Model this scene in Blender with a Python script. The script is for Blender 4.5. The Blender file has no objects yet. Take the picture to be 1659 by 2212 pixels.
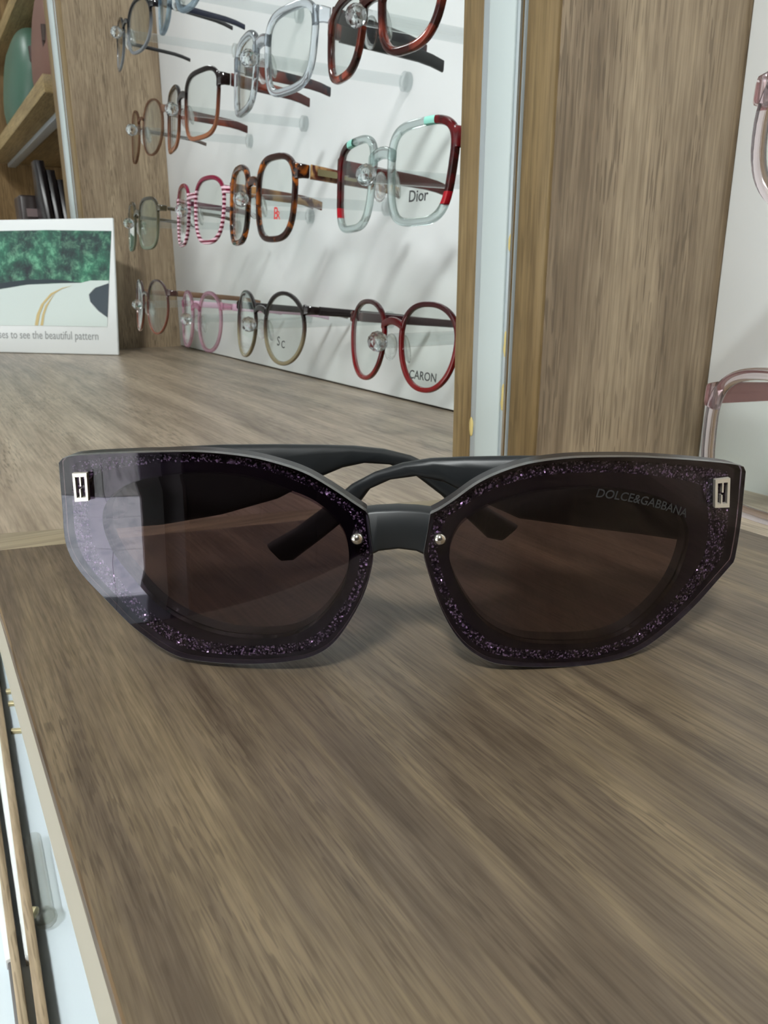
import bpy, bmesh, math, random
from mathutils import Vector, Matrix
from mathutils.geometry import tessellate_polygon

random.seed(7)
SC = bpy.context.scene
COL = SC.collection

# ------------------------------------------------------------------ camera
# world: X runs towards the display wall, Y along the wall, Z up; riser top is z = 0
F = 1661.0
PITCH = math.radians(16.9)
HEAD = math.radians(31.0)
H = 0.078
cd = bpy.data.cameras.new('camera')
cd.sensor_fit = 'HORIZONTAL'
cd.sensor_width = 36.0
cd.lens = 36.0 * F / 1659.0
cd.clip_start = 0.005
cd.clip_end = 50
cd.dof.use_dof = True
cd.dof.focus_distance = 0.165
cd.dof.aperture_fstop = 100.0
cam = bpy.data.objects.new('camera', cd)
COL.objects.link(cam)
cam.location = (0, 0, H)
cam.rotation_euler = (math.pi / 2 - PITCH, 0, -HEAD)
SC.camera = cam

# ------------------------------------------------------------------ world, light, exposure
w = bpy.data.worlds.new('world')
SC.world = w
w.use_nodes = True
w.node_tree.nodes['Background'].inputs[0].default_value = (0.82, 0.92, 1.0, 1)
w.node_tree.nodes['Background'].inputs[1].default_value = 1.0
SC.view_settings.view_transform = 'Standard'
SC.view_settings.look = 'None'
SC.view_settings.gamma = 1.0
SC.view_settings.use_curve_mapping = False
SC.view_settings.exposure = 0.08
SC.cycles.use_denoising = True
SC.cycles.max_bounces = 6
SC.cycles.transparent_max_bounces = 20
SC.cycles.adaptive_threshold = 0.05
SC.cycles.transmission_bounces = 4
SC.cycles.diffuse_bounces = 2
SC.cycles.glossy_bounces = 2
SC.cycles.caustics_refractive = False
SC.cycles.caustics_reflective = False
SC.cycles.sample_clamp_indirect = 4.0
sund = bpy.data.lights.new('sun', 'SUN')  # sun added to brighten the made-up street in the lens reflection
sund.energy = 28.0
sund.angle = 0.01
sund.color = (1.0, 0.97, 0.93)
suno = bpy.data.objects.new('sun', sund)
COL.objects.link(suno)
suno.rotation_euler = (math.radians(-42), math.radians(14), 0)
LIGHT_POWER = 42.0          # emission strength of the ceiling panels


# ------------------------------------------------------------------ pixel -> world helpers (photograph is 1659 x 2212)
def cray(x, y):
    """ray in heading frame: right, forward, up"""
    r = (x - 829.5) / F
    u = (1106 - y) / F
    return Vector((r, math.cos(PITCH) + u * math.sin(PITCH), u * math.cos(PITCH) - math.sin(PITCH)))


def wray(x, y):
    d = cray(x, y)
    return Vector((d.x * math.cos(HEAD) + d.y * math.sin(HEAD), -d.x * math.sin(HEAD) + d.y * math.cos(HEAD), d.z))


def onX(x, y, X):
    d = wray(x, y)
    return Vector((0, 0, H)) + d * (X / d.x)


def onY(x, y, Y):
    d = wray(x, y)
    return Vector((0, 0, H)) + d * (Y / d.y)


def onZ(x, y, Z):
    d = wray(x, y)
    return Vector((0, 0, H)) + d * ((Z - H) / d.z)


# ------------------------------------------------------------------ material helpers
def srgb(r, g, b):
    f = lambda c: (c / 255 / 12.92) if c / 255 <= 0.04045 else ((c / 255 + 0.055) / 1.055) ** 2.4
    return (f(r), f(g), f(b), 1.0)


class NT:
    def __init__(s, name):
        s.m = bpy.data.materials.new(name)
        s.m.use_nodes = True
        s.t = s.m.node_tree
        s.t.nodes.clear()
        s.out = s.n('ShaderNodeOutputMaterial')

    def n(s, typ, **kw):
        nd = s.t.nodes.new(typ)
        for k, v in kw.items():
            if k.startswith('i_'):
                key = k[2:].replace('_', ' ')
                nd.inputs[key].default_value = v
            else:
                setattr(nd, k, v)
        return nd

    def l(s, a, b):
        s.t.links.new(a, b)

    def ramp(s, fac, stops):
        r = s.n('ShaderNodeValToRGB')
        el = r.color_ramp.elements
        while len(el) < len(stops):
            el.new(0.5)
        for e, (p, c) in zip(el, stops):
            e.position = p
            e.color = c
        s.l(fac, r.inputs[0])
        return r.outputs[0]

    def mix(s, fac, a, b, mode='MIX'):
        m = s.n('ShaderNodeMix', data_type='RGBA', blend_type=mode)
        for sock, v in ((m.inputs[0], fac), (m.inputs[6], a), (m.inputs[7], b)):
            if hasattr(v, 'is_output'):
                s.l(v, sock)
            else:
                sock.default_value = v
        return m.outputs[2]

    def math(s, op, a, b=0.0):
        m = s.n('ShaderNodeMath', operation=op)
        for sock, v in ((m.inputs[0], a), (m.inputs[1], b)):
            if hasattr(v, 'is_output'):
                s.l(v, sock)
            else:
                sock.default_value = v
        return m.outputs[0]

    def coords(s, scale=(1, 1, 1), rot=(0, 0, 0), loc=(0, 0, 0), kind='Object'):
        tc = s.n('ShaderNodeTexCoord')
        mp = s.n('ShaderNodeMapping')
        mp.inputs['Scale'].default_value = scale
        mp.inputs['Rotation'].default_value = rot
        mp.inputs['Location'].default_value = loc
        s.l(tc.outputs[kind], mp.inputs[0])
        return mp.outputs[0]

    def noise(s, vec, scale, detail=4.0, rough=0.6, dist=0.0):
        n = s.n('ShaderNodeTexNoise')
        n.inputs['Scale'].default_value = scale
        n.inputs['Detail'].default_value = detail
        n.inputs['Roughness'].default_value = rough
        n.inputs['Distortion'].default_value = dist
        s.l(vec, n.inputs['Vector'])
        return n.outputs['Fac']


def principled(name, color, rough=0.5, metal=0.0, spec=0.5, coat=0.0):
    t = NT(name)
    p = t.n('ShaderNodeBsdfPrincipled')
    p.inputs['Base Color'].default_value = color
    p.inputs['Roughness'].default_value = rough
    p.inputs['Metallic'].default_value = metal
    p.inputs['Specular IOR Level'].default_value = spec
    p.inputs['Coat Weight'].default_value = coat
    t.l(p.outputs[0], t.out.inputs[0])
    return t.m


def wood(name, axis, dark, mid, light, rough=0.42, seed=0.0, pore=0.55, k=1.0, spec=0.4, grain=0.75):
    """walnut laminate: broad bands, fine fibres and short dark pores running along `axis`"""
    t = NT(name)

    def sc(along, across):
        v = [across * k] * 3
        v['XYZ'.index(axis)] = along * k
        return tuple(v)
    off = (seed, seed * 1.7, seed * 0.6)
    wv = t.noise(t.coords(sc(2.2, 9), loc=off), 1.0, 0.0, 0.5)
    c1 = t.coords(sc(1.3, 26), loc=off)
    # bend the broad bands a little
    add = t.n('ShaderNodeVectorMath', operation='ADD')
    cm = t.n('ShaderNodeCombineXYZ')
    for q in range(3):
        if 'XYZ'[q] != axis:
            t.l(t.math('MULTIPLY', wv, 1.6), cm.inputs[q])
    t.l(c1, add.inputs[0])
    t.l(cm.outputs[0], add.inputs[1])
    b1 = t.noise(add.outputs[0], 1.0, 4.0, 0.66)
    fine = t.noise(t.coords(sc(13, 420), loc=off), 1.0, 3.0, 0.7)
    pores = t.noise(t.coords(sc(55, 820), loc=off), 1.0, 0.0, 0.5)
    gate = t.noise(t.coords(sc(6, 40), loc=off), 1.0, 0.0, 0.5)
    blot = t.noise(t.coords(sc(18, 60), loc=off), 1.0, 3.0, 0.65)
    col = t.ramp(b1, [(0.32, dark), (0.48, mid), (0.64, light)])
    col = t.mix(grain, col, t.ramp(fine, [(0.36, (0.62, 0.60, 0.57, 1)), (0.56, (1.0, 1.0, 1.0, 1)), (0.70, (1.12, 1.10, 1.06, 1))]), 'MULTIPLY')
    col = t.mix(0.55, col, t.ramp(blot, [(0.36, (0.72, 0.70, 0.68, 1)), (0.60, (1, 1, 1, 1))]), 'MULTIPLY')
    pm = t.ramp(pores, [(0.585, (0, 0, 0, 1)), (0.66, (1, 1, 1, 1))])
    gm = t.ramp(gate, [(0.40, (0.15, 0.15, 0.15, 1)), (0.62, (1, 1, 1, 1))])
    col = t.mix(t.math('MULTIPLY', t.math('MULTIPLY', pm, gm), pore), col, (dark[0] * 0.42, dark[1] * 0.40, dark[2] * 0.38, 1))
    p = t.n('ShaderNodeBsdfPrincipled')
    t.l(col, p.inputs['Base Color'])
    p.inputs['Roughness'].default_value = rough
    p.inputs['Specular IOR Level'].default_value = spec
    t.l(t.math('ADD', t.math('MULTIPLY', fine, -0.22), rough + 0.11), p.inputs['Roughness'])
    t.l(p.outputs[0], t.out.inputs[0])
    return t.m


def clear_mat(name, color, ior=1.47, rough=0.02, trans=0.45, base=0.04):
    """clear acetate / acrylic: refraction mixed with straight-through light so its shadows stay pale"""
    t = NT(name)
    g = t.n('ShaderNodeBsdfGlass')
    g.inputs['Color'].default_value = color
    g.inputs['IOR'].default_value = ior
    g.inputs['Roughness'].default_value = rough
    tr = t.n('ShaderNodeBsdfTransparent')
    tr.inputs['Color'].default_value = color
    mx = t.n('ShaderNodeMixShader')
    mx.inputs[0].default_value = trans
    t.l(g.outputs[0], mx.inputs[1])
    t.l(tr.outputs[0], mx.inputs[2])
    t.l(mx.outputs[0], t.out.inputs[0])
    return t.m


def thin_mat(name, tint, ior=1.5, base=0.0, rough=0.01, gcol=(1, 1, 1, 1)):
    """thin sheet: tinted straight-through light plus a mirror reflection by Fresnel"""
    t = NT(name)
    tr = t.n('ShaderNodeBsdfTransparent')
    tr.inputs[0].default_value = tint
    gl = t.n('ShaderNodeBsdfGlossy')
    gl.inputs['Color'].default_value = gcol
    gl.inputs['Roughness'].default_value = rough
    fr = t.n('ShaderNodeFresnel')
    # a thin sheet reflects alike from both of its faces
    gm = t.n('ShaderNodeNewGeometry')
    mr = t.n('ShaderNodeMapRange')
    mr.inputs['To Min'].default_value = ior
    mr.inputs['To Max'].default_value = 1.0 / ior
    t.l(gm.outputs['Backfacing'], mr.inputs[0])
    t.l(mr.outputs[0], fr.inputs[0])
    fac = t.math('ADD', fr.outputs[0], base)
    mx = t.n('ShaderNodeMixShader')
    t.l(fac, mx.inputs[0])
    t.l(tr.outputs[0], mx.inputs[1])
    t.l(gl.outputs[0], mx.inputs[2])
    t.l(mx.outputs[0], t.out.inputs[0])
    return t.m


def acetate(name, colorfn, rough=0.18, trans=0.0, coat=0.3):
    """coloured frame plastic; colorfn(NT) gives a colour socket"""
    t = NT(name)
    p = t.n('ShaderNodeBsdfPrincipled')
    c = colorfn(t)
    if hasattr(c, 'is_output'):
        t.l(c, p.inputs['Base Color'])
    else:
        p.inputs['Base Color'].default_value = c
    p.inputs['Roughness'].default_value = rough
    p.inputs['Coat Weight'].default_value = coat
    p.inputs['Transmission Weight'].default_value = trans
    p.inputs['IOR'].default_value = 1.47
    t.l(p.outputs[0], t.out.inputs[0])
    return t.m


def tortoise(dark, amber, scale=110, lo=0.42, hi=0.60, dark2=None):
    def fn(t):
        v = t.coords()
        n = t.noise(v, scale, 2.0, 0.5, 0.6)
        n2 = t.noise(v, scale * 0.4, 1.0, 0.5)
        c = t.ramp(n, [(lo, dark), (hi, amber)])
        return t.mix(t.ramp(n2, [(0.42, (0, 0, 0, 1)), (0.58, (1, 1, 1, 1))]), dark2 or dark, c)
    return fn


def zgrad(stops, lo, hi):
    """colour by the piece's own height"""
    def fn(t):
        sp = t.n('ShaderNodeSeparateXYZ')
        t.l(t.coords(), sp.inputs[0])
        m = t.n('ShaderNodeMapRange')
        m.inputs['From Min'].default_value = lo
        m.inputs['From Max'].default_value = hi
        t.l(sp.outputs[2], m.inputs[0])
        return t.ramp(m.outputs[0], stops)
    return fn


# ------------------------------------------------------------------ object helpers
def link(name, me, mat=None, parent=None):
    o = bpy.data.objects.new(name, me)
    COL.objects.link(o)
    if mat is not None:
        me.materials.append(mat)
    if parent is not None:
        o.parent = parent
    return o


def from_bm(name, bm, mat=None, parent=None, smooth=True, angle=40):
    bmesh.ops.recalc_face_normals(bm, faces=bm.faces[:])
    me = bpy.data.meshes.new(name)
    if smooth:
        for f in bm.faces:
            f.smooth = True
        ca = math.radians(angle)
        for e in bm.edges:
            if len(e.link_faces) == 2 and e.calc_face_angle(0) > ca:
                e.smooth = False
    bm.to_mesh(me)
    bm.free()
    return link(name, me, mat, parent)


def tag(o, label=None, cat=None, group=None, kind=None):
    if label:
        o['label'] = label
    if cat:
        o['category'] = cat
    if group:
        o['group'] = group
    if kind:
        o['kind'] = kind
    return o


def empty(name, loc=(0, 0, 0), rot=(0, 0, 0)):
    o = bpy.data.objects.new(name, None)
    o.empty_display_size = 0.02
    COL.objects.link(o)
    o.location = loc
    o.rotation_euler = rot
    return o


def add_box(bm, lo, hi, bevel=0.0):
    r = bmesh.ops.create_cube(bm, size=1.0)
    vs = r['verts']
    for v in vs:
        v.co = Vector((lo[k] + (v.co[k] + 0.5) * (hi[k] - lo[k]) for k in range(3)))
    if bevel > 0:
        es = list({e for v in vs for e in v.link_edges})
        bmesh.ops.bevel(bm, geom=es, offset=bevel, segments=2, affect='EDGES', profile=0.5)


def box(name, lo, hi, mat, parent=None, bevel=0.0):
    bm = bmesh.new()
    add_box(bm, lo, hi, bevel)
    return from_bm(name, bm, mat, parent, angle=50)


def add_prism(bm, pts, z0, z1):
    """polygon pts (x, y) extruded from z0 to z1"""
    a = [bm.verts.new((p[0], p[1], z0)) for p in pts]
    b = [bm.verts.new((p[0], p[1], z1)) for p in pts]
    bm.faces.new(a)
    bm.faces.new(b)
    n = len(pts)
    for i in range(n):
        bm.faces.new((a[i], a[(i + 1) % n], b[(i + 1) % n], b[i]))


def prism(name, pts, z0, z1, mat, parent=None, bevel=0.0):
    bm = bmesh.new()
    add_prism(bm, pts, z0, z1)
    if bevel:
        bmesh.ops.bevel(bm, geom=bm.edges[:], offset=bevel, segments=2, affect='EDGES', profile=0.5)
    return from_bm(name, bm, mat, parent, angle=50)


def add_loft(bm, rings, closed=False, cap=True):
    vr = [[bm.verts.new(p) for p in r] for r in rings]
    n = len(vr[0])
    m = len(vr)
    for i in range(m if closed else m - 1):
        a, b = vr[i], vr[(i + 1) % m]
        for k in range(n):
            bm.faces.new((a[k], a[(k + 1) % n], b[(k + 1) % n], b[k]))
    if cap and not closed:
        bm.faces.new(vr[0])
        bm.faces.new(vr[-1])


def rrect(hw, hh, r=0.4, n=3):
    """rounded rectangle section, half width hw, half height hh"""
    rr = min(hw, hh) * 2 * r
    pts = []
    for cx, cy, a0 in ((hw - rr, hh - rr, 0), (-hw + rr, hh - rr, 90), (-hw + rr, -hh + rr, 180), (hw - rr, -hh + rr, 270)):
        for k in range(n):
            a = math.radians(a0 + 90 * k / (n - 1))
            pts.append((cx + rr * math.cos(a), cy + rr * math.sin(a)))
    return pts


def add_sphere(bm, c, r, u=14, v=8):
    g = bmesh.ops.create_uvsphere(bm, u_segments=u, v_segments=v, radius=1.0)
    rr = r if hasattr(r, '__len__') else (r, r, r)
    for q in g['verts']:
        q.co = Vector((c[0] + q.co.x * rr[0], c[1] + q.co.y * rr[1], c[2] + q.co.z * rr[2]))


def add_tube(bm, path, r, n=10):
    """round tube along path of points; r number or list"""
    path = [Vector(p) for p in path]
    rings = []
    for i, p in enumerate(path):
        d = (path[min(i + 1, len(path) - 1)] - path[max(i - 1, 0)]).normalized()
        up = Vector((0, 0, 1)) if abs(d.z) < 0.9 else Vector((1, 0, 0))
        s = d.cross(up).normalized()
        t = s.cross(d)
        ri = r[i] if hasattr(r, '__len__') else r
        rings.append([p + (s * math.cos(2 * math.pi * k / n) + t * math.sin(2 * math.pi * k / n)) * ri for k in range(n)])
    add_loft(bm, rings)


def text_mesh(body, size, extrude=0.00005, align='CENTER', bold=0.0, spacing=1.0):
    cu = bpy.data.curves.new('lettering', 'FONT')
    cu.body = body
    cu.size = size
    cu.extrude = extrude
    cu.offset = bold
    cu.align_x = align
    cu.align_y = 'CENTER'
    cu.space_character = spacing
    cu.resolution_u = 3
    o = bpy.data.objects.new('lettering_source', cu)
    COL.objects.link(o)
    dg = bpy.context.evaluated_depsgraph_get()
    me = bpy.data.meshes.new_from_object(o.evaluated_get(dg))
    bpy.data.objects.remove(o)
    bpy.data.curves.remove(cu)
    return me


# ------------------------------------------------------------------ materials
W_D, W_M, W_L = srgb(98, 80, 66), srgb(140, 119, 100), srgb(172, 152, 128)
M_riser = wood('walnut_riser', 'Y', srgb(74, 62, 50), srgb(100, 87, 72), srgb(124, 109, 87), rough=0.36, seed=0.3, k=3.2, pore=0.38, grain=0.95, spec=0.5)
M_shelf = wood('walnut_shelf', 'Y', srgb(116, 102, 88), srgb(154, 139, 121), srgb(180, 165, 145), rough=0.34, seed=2.1, k=1.3, spec=0.5)  # paler than the riser: grazing sheen is put into the base colour
M_strip = wood('walnut_strip', 'X', srgb(112, 100, 80), srgb(138, 125, 102), srgb(150, 137, 113), rough=0.45, seed=4.4, pore=0.2)
M_div = wood('walnut_divider', 'Z', srgb(138, 120, 98), srgb(164, 145, 120), srgb(178, 159, 132), rough=0.45, seed=1.2, pore=0.6, k=1.3)
M_divedge = wood('oak_edge', 'Z', srgb(112, 92, 62), srgb(136, 114, 78), srgb(152, 130, 92), rough=0.45, seed=7.7, pore=0.25)
M_beige = principled('beige_edging', srgb(196, 188, 168), 0.5)
M_brownedge = wood('brown_edge', 'Y', srgb(90, 72, 54), srgb(114, 94, 70), srgb(136, 116, 90), rough=0.5, seed=3.3)
M_panel = principled('white_gloss_board', srgb(248, 252, 253), 0.22, spec=0.4)
M_white = principled('white_plastic', srgb(238, 242, 242), 0.35)
M_led = principled('led_diffuser', srgb(206, 218, 218), 0.35)
M_alu = principled('aluminium', srgb(196, 206, 210), 0.32, metal=0.35)
M_clear = clear_mat('clear_acrylic', (0.97, 0.985, 0.98, 1), trans=0.55)
M_rod = thin_mat('acrylic_rod', (0.90, 0.92, 0.92, 1), 1.45, 0.03)
M_crystal = clear_mat('crystal', (0.98, 0.99, 1.0, 1), ior=1.55, trans=0.15)
M_demo = thin_mat('demo_lens', (0.965, 0.985, 0.972, 1), 1.33, 0.0)
M_black = principled('black_matte_plastic', srgb(30, 33, 35), 0.42, spec=0.45)
M_ink = principled('dark_ink', srgb(60, 64, 64), 0.6)
M_chrome = principled('polished_metal', srgb(225, 220, 212), 0.16, metal=1.0)
M_brass = principled('pale_brass', srgb(226, 214, 170), 0.3, metal=0.4)
M_shadowgap = principled('shadow_gap', srgb(50, 38, 30), 0.7)


# ------------------------------------------------------------------ the room (seen in the lenses' reflection)
def marble_tiles(name, base, vein, grout, sx, sy, plane, rough=0.15):
    t = NT(name)
    v = t.coords()
    n = t.noise(v, 1.6, 5.0, 0.62, 1.6)
    col = t.ramp(n, [(0.36, vein), (0.47, base), (0.60, base), (0.68, vein)])
    n3 = t.noise(v, 5.0, 3.0, 0.6, 0.5)
    col = t.mix(0.35, col, t.ramp(n3, [(0.3, vein), (0.7, base)]))
    p = t.n('ShaderNodeBsdfPrincipled')
    t.l(col, p.inputs['Base Color'])
    p.inputs['Roughness'].default_value = rough
    t.l(p.outputs[0], t.out.inputs[0])
    return t.m


Z_FLOOR, Z_CEIL = -1.0, 1.65
M_floor = marble_tiles('floor_marble', srgb(226, 230, 236), srgb(170, 178, 190), None, 1, 1, 'XY')
M_wallm = marble_tiles('wall_marble', srgb(190, 190, 184), srgb(120, 120, 114), None, 1, 1, 'YZ', 0.3)
M_plaster = principled('plaster', srgb(225, 226, 222), 0.8)
M_dkwood = principled('dark_reflected_wood', srgb(54, 43, 36), 0.5)  # kept dark so the lens reflection stays dark behind the camera
M_grout = principled('grout', srgb(120, 116, 110), 0.8)

fl = tag(box('floor', (-5.6, -2.5, Z_FLOOR - 0.05), (0.6, 4.0, Z_FLOOR - 0.008), M_grout), kind='structure')
for ix in range(-7, 1):
    for iy in range(-3, 5):
        x0, y0 = ix * 0.8, iy * 0.8
        bm = bmesh.new()
        add_box(bm, (0.004, 0.004, 0), (min(0.796, 0.59 - x0), 0.796, 0.008))
        tl_ = from_bm('floor_tile', bm, M_floor, fl, smooth=False)
        tl_.location = (x0, y0, Z_FLOOR - 0.008)
tag(box('ceiling', (-2.5, -2.5, Z_CEIL), (0.6, 4.0, Z_CEIL + 0.05), M_plaster), kind='structure')
wl = tag(box('wall_left', (-2.5, 1.75, Z_FLOOR), (-2.42, 4.0, Z_CEIL), M_plaster), kind='structure')
box('wall_pier', (-2.5, -2.5, Z_FLOOR), (-2.42, -0.25, Z_CEIL), M_plaster, wl)
box('lintel', (-2.5, -0.25, 1.15), (-2.42, 1.75, Z_CEIL), M_plaster, wl)  # open doorway invented so that bright daylight reflects in the left lens
# marble-clad street wall added outside as a bright source for the lens reflection
wo = tag(box('wall_street_added', (-5.6, -2.5, Z_FLOOR), (-5.5, 4.0, 1.6), M_grout), kind='structure')
for iy in range(-3, 5):
    for iz in range(2):
        bm = bmesh.new()
        add_box(bm, (-5.5, iy * 0.8 + 0.005, Z_FLOOR + iz * 1.3 + 0.004), (-5.485, iy * 0.8 + 0.795, Z_FLOOR + iz * 1.3 + 1.296))
        from_bm('wall_tile', bm, M_wallm, wo, smooth=False)
tag(box('wall_back', (-2.5, -2.58, Z_FLOOR), (0.6, -2.5, Z_CEIL), M_dkwood), kind='structure')
tag(box('wall_front', (-2.5, 4.0, Z_FLOOR), (0.6, 4.08, Z_CEIL), M_plaster), kind='structure')
tag(box('wall_right', (0.42, -2.5, Z_FLOOR), (0.6, 4.0, Z_CEIL), principled('wall_paint', srgb(150, 132, 110), 0.6)), kind='structure')

# ceiling light panels: real lamps of the shop
def lamp_mat(strength):
    t = NT('light_panel')
    e = t.n('ShaderNodeEmission')
    e.inputs[0].default_value = (0.965, 1.0, 0.985, 1)
    e.inputs[1].default_value = strength
    t.l(e.outputs[0], t.out.inputs[0])
    return t.m


for x, y, sx, sy, pw, lab in ((-0.95, -0.90, 0.20, 0.40, 6.4, 'narrow white ceiling light panel over the counter'),
                              (-1.5, 1.0, 0.40, 0.40, 0.6, 'square white ceiling light panel in the middle of the shop'),
                              (-0.8, 2.4, 0.40, 0.40, 0.5, 'square white ceiling light panel at the far end')):
    r = empty('ceiling_light', (x, y, Z_CEIL))
    tag(r, lab, 'ceiling light', 'ceiling light panels')
    box('light_frame', (-sx / 2 - 0.02, -sy / 2 - 0.02, -0.012), (sx / 2 + 0.02, sy / 2 + 0.02, 0.0), M_white, r)
    box('light_diffuser', (-sx / 2, -sy / 2, -0.016), (sx / 2, sy / 2, -0.012), lamp_mat(LIGHT_POWER * pw), r)

# dark cabinet shape added to stand for the photographer in the lens reflection
r = empty('photographer_standin', (-2.1, -1.4, Z_FLOOR))
tag(r, 'dark stand-in for the photographer in the lens reflection, shaped as a wooden cabinet', 'cabinet')
box('body', (-0.3, -0.95, 0), (0.3, 0.95, 2.2), M_dkwood, r)
for k in range(3):
    bm = bmesh.new()
    add_box(bm, (0.3, -0.93 + k * 0.625, 0.05), (0.32, -0.33 + k * 0.625, 2.15), 0.004)
    d = from_bm('door', bm, M_dkwood, r)
    bm = bmesh.new()
    add_tube(bm, [(0.345, -0.38 + k * 0.625, 0.9), (0.345, -0.38 + k * 0.625, 1.2)], 0.006)
    from_bm('handle', bm, M_chrome, d)

# ------------------------------------------------------------------ display wall: shelves, panels, dividers
Z_SH = -0.0266
X_PANEL = 0.37
X_NEAR = 0.357
X_FRONT = 0.24
s = prism('display_shelf', [(0.03, -0.9), (0.03, 0.22), (0.0150, 0.25), (0.0150, 2.6), (0.415, 2.6), (0.415, -0.9)],
          Z_SH - 0.018, Z_SH, M_shelf)
tag(s, 'long walnut shelf running under the white eyeglass display panel', 'shelf')

# riser in the foreground: the sunglasses stand on it
E0 = (0.0085, 0.2465)
E1 = (0.222, 0.2003)
L0 = (0.0085, 0.2672)
L1 = (0.222, 0.2075)
r = empty('shelf_riser', (0, 0, Z_SH))
tag(r, 'thick walnut riser board in the foreground carrying the dark sunglasses', 'shelf')
h = -Z_SH
prism('top_board', [(0.0089, -0.6), (0.0089, E0[1]), E1, (E1[0], -0.6)], h - 0.0045, h, M_riser, r)
prism('core', [(0.0089, -0.598), (0.0089, E0[1] - 0.001), (E1[0] - 0.0005, E1[1] - 0.001), (E1[0] - 0.0005, -0.598)], 0.0, h - 0.0045, M_beige, r)
prism('edge_band', [(0.0085, -0.6), (0.0085, E0[1]), (0.0089, E0[1]), (0.0089, -0.6)], h - 0.0042, h + 0.00005, M_brownedge, r)
prism('front_edging', [(0.0085, -0.6), (0.0085, E0[1]), (0.0089, E0[1]), (0.0089, -0.6)], 0.0, h - 0.0042, M_beige, r)
prism('end_strip', [(E0[0], E0[1] + 0.0005), L0, L1, (E1[0], E1[1] + 0.0005)], 0.0, h - 0.0006, M_strip, r, bevel=0.0005)

# white display panels
p = box('eyeglass_display', (X_PANEL, 0.3290, Z_SH + 0.0015), (X_PANEL + 0.012, 1.2525, 1.2), M_panel, bevel=0.0006)
tag(p, 'glossy white display panel behind the four rows of eyeglasses', 'display')
g = box('panel_shadow_line', (X_PANEL + 0.002, 0.3290, Z_SH), (X_PANEL + 0.012, 1.2525, Z_SH + 0.0015), M_shadowgap, p)  # dark strip painted as the shadow line under the panel
p2 = box('eyeglass_display', (X_NEAR, -0.06, -0.2), (X_NEAR + 0.012, 0.2625, 1.2), M_panel, bevel=0.0006)
tag(p2, 'white display panel at the right edge behind the pink eyeglasses', 'display')


def divider(y0, y1, l0, l1, label, stains=False):
    """upright between two bays: boards, front edge with a light channel let in"""
    r = empty('cabinet_divider', (0, 0, Z_SH))
    tag(r, label, 'divider', 'uprights between the display bays')
    top = 1.25
    z = 0.0
    box('side_board', (X_FRONT + 0.0015, y0, z), (0.42, y0 + 0.012, top), M_div, r)
    box('side_board', (X_FRONT + 0.0015, y1 - 0.012, z), (0.42, y1, top), M_div, r)
    box('edge_strip', (X_FRONT, y0 + 0.0004, z), (X_FRONT + 0.012, l0 - 0.0006, top), M_divedge, r, bevel=0.0006)
    box('edge_strip', (X_FRONT, l1 + 0.0006, z), (X_FRONT + 0.012, y1 - 0.0002, top), M_divedge, r, bevel=0.0006)
    ch = box('light_channel', (X_FRONT - 0.001, l0, z + 0.0005), (X_FRONT + 0.010, l1, top), M_alu, r, bevel=0.0008)
    ww = l1 - l0
    box('diffuser', (X_FRONT - 0.0022, l0 + ww * 0.16, z + 0.0008), (X_FRONT - 0.0005, l1 - ww * 0.20, top - 0.001), M_led, ch, bevel=0.0006)
    box('lip', (X_FRONT - 0.0018, l0 + ww * 0.01, z + 0.0008), (X_FRONT - 0.0005, l0 + ww * 0.06, top - 0.001), M_chrome, ch)
    if stains:
        M_glue = principled('dried_glue', srgb(206, 186, 120), 0.5)
        for zz, yy, hh in ((0.012, l1 - ww * 0.05, 0.010), (0.030, l0 + ww * 0.10, 0.013), (0.055, l0 + ww * 0.09, 0.012), (0.10, l0 + ww * 0.08, 0.008)):
            bm = bmesh.new()
            add_sphere(bm, (X_FRONT - 0.0012, yy, zz + 0.02), (0.0004, 0.0014, hh * 0.5), 10, 8)
            for v in bm.verts:
                v.co.y += random.uniform(-0.0004, 0.0004)
            from_bm('glue_mark', bm, M_glue, ch)
    return r


divider(0.2640, 0.3285, 0.2840, 0.3122, 'wooden upright with white light strip between the two display bays', True)
divider(1.2530, 1.3750, 1.2880, 1.3400, 'far wooden upright with white light strip behind the road picture card')

# ------------------------------------------------------------------ background eyeglasses
X_G = 0.245


def outline(wd, ht, n, taper=0.0, N=56, slant=0.0, flat=0.0):
    """lens outline (x, z); n = squareness, taper > 0 narrows the bottom"""
    pts = []
    for k in range(N):
        a = 2 * math.pi * k / N
        c, s_ = math.cos(a), math.sin(a)
        x = math.copysign(abs(c) ** (2 / n), c)
        z = math.copysign(abs(s_) ** (2 / n), s_)
        x *= 1 + taper * z
        z += slant * x
        if flat and z > 0:
            z *= 1 - flat * (1 - x * x) * 0.2
        pts.append((x * wd / 2, z * ht / 2))
    return pts


def offset_outline(pts, d):
    n = len(pts)
    out = []
    for i in range(n):
        a, b = Vector(pts[i - 1]), Vector(pts[(i + 1) % n])
        t = (b - a).normalized()
        out.append((pts[i][0] + t.y * d, pts[i][1] - t.x * d))
    return out


def bow(x):
    return x * x * 1.6


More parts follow.
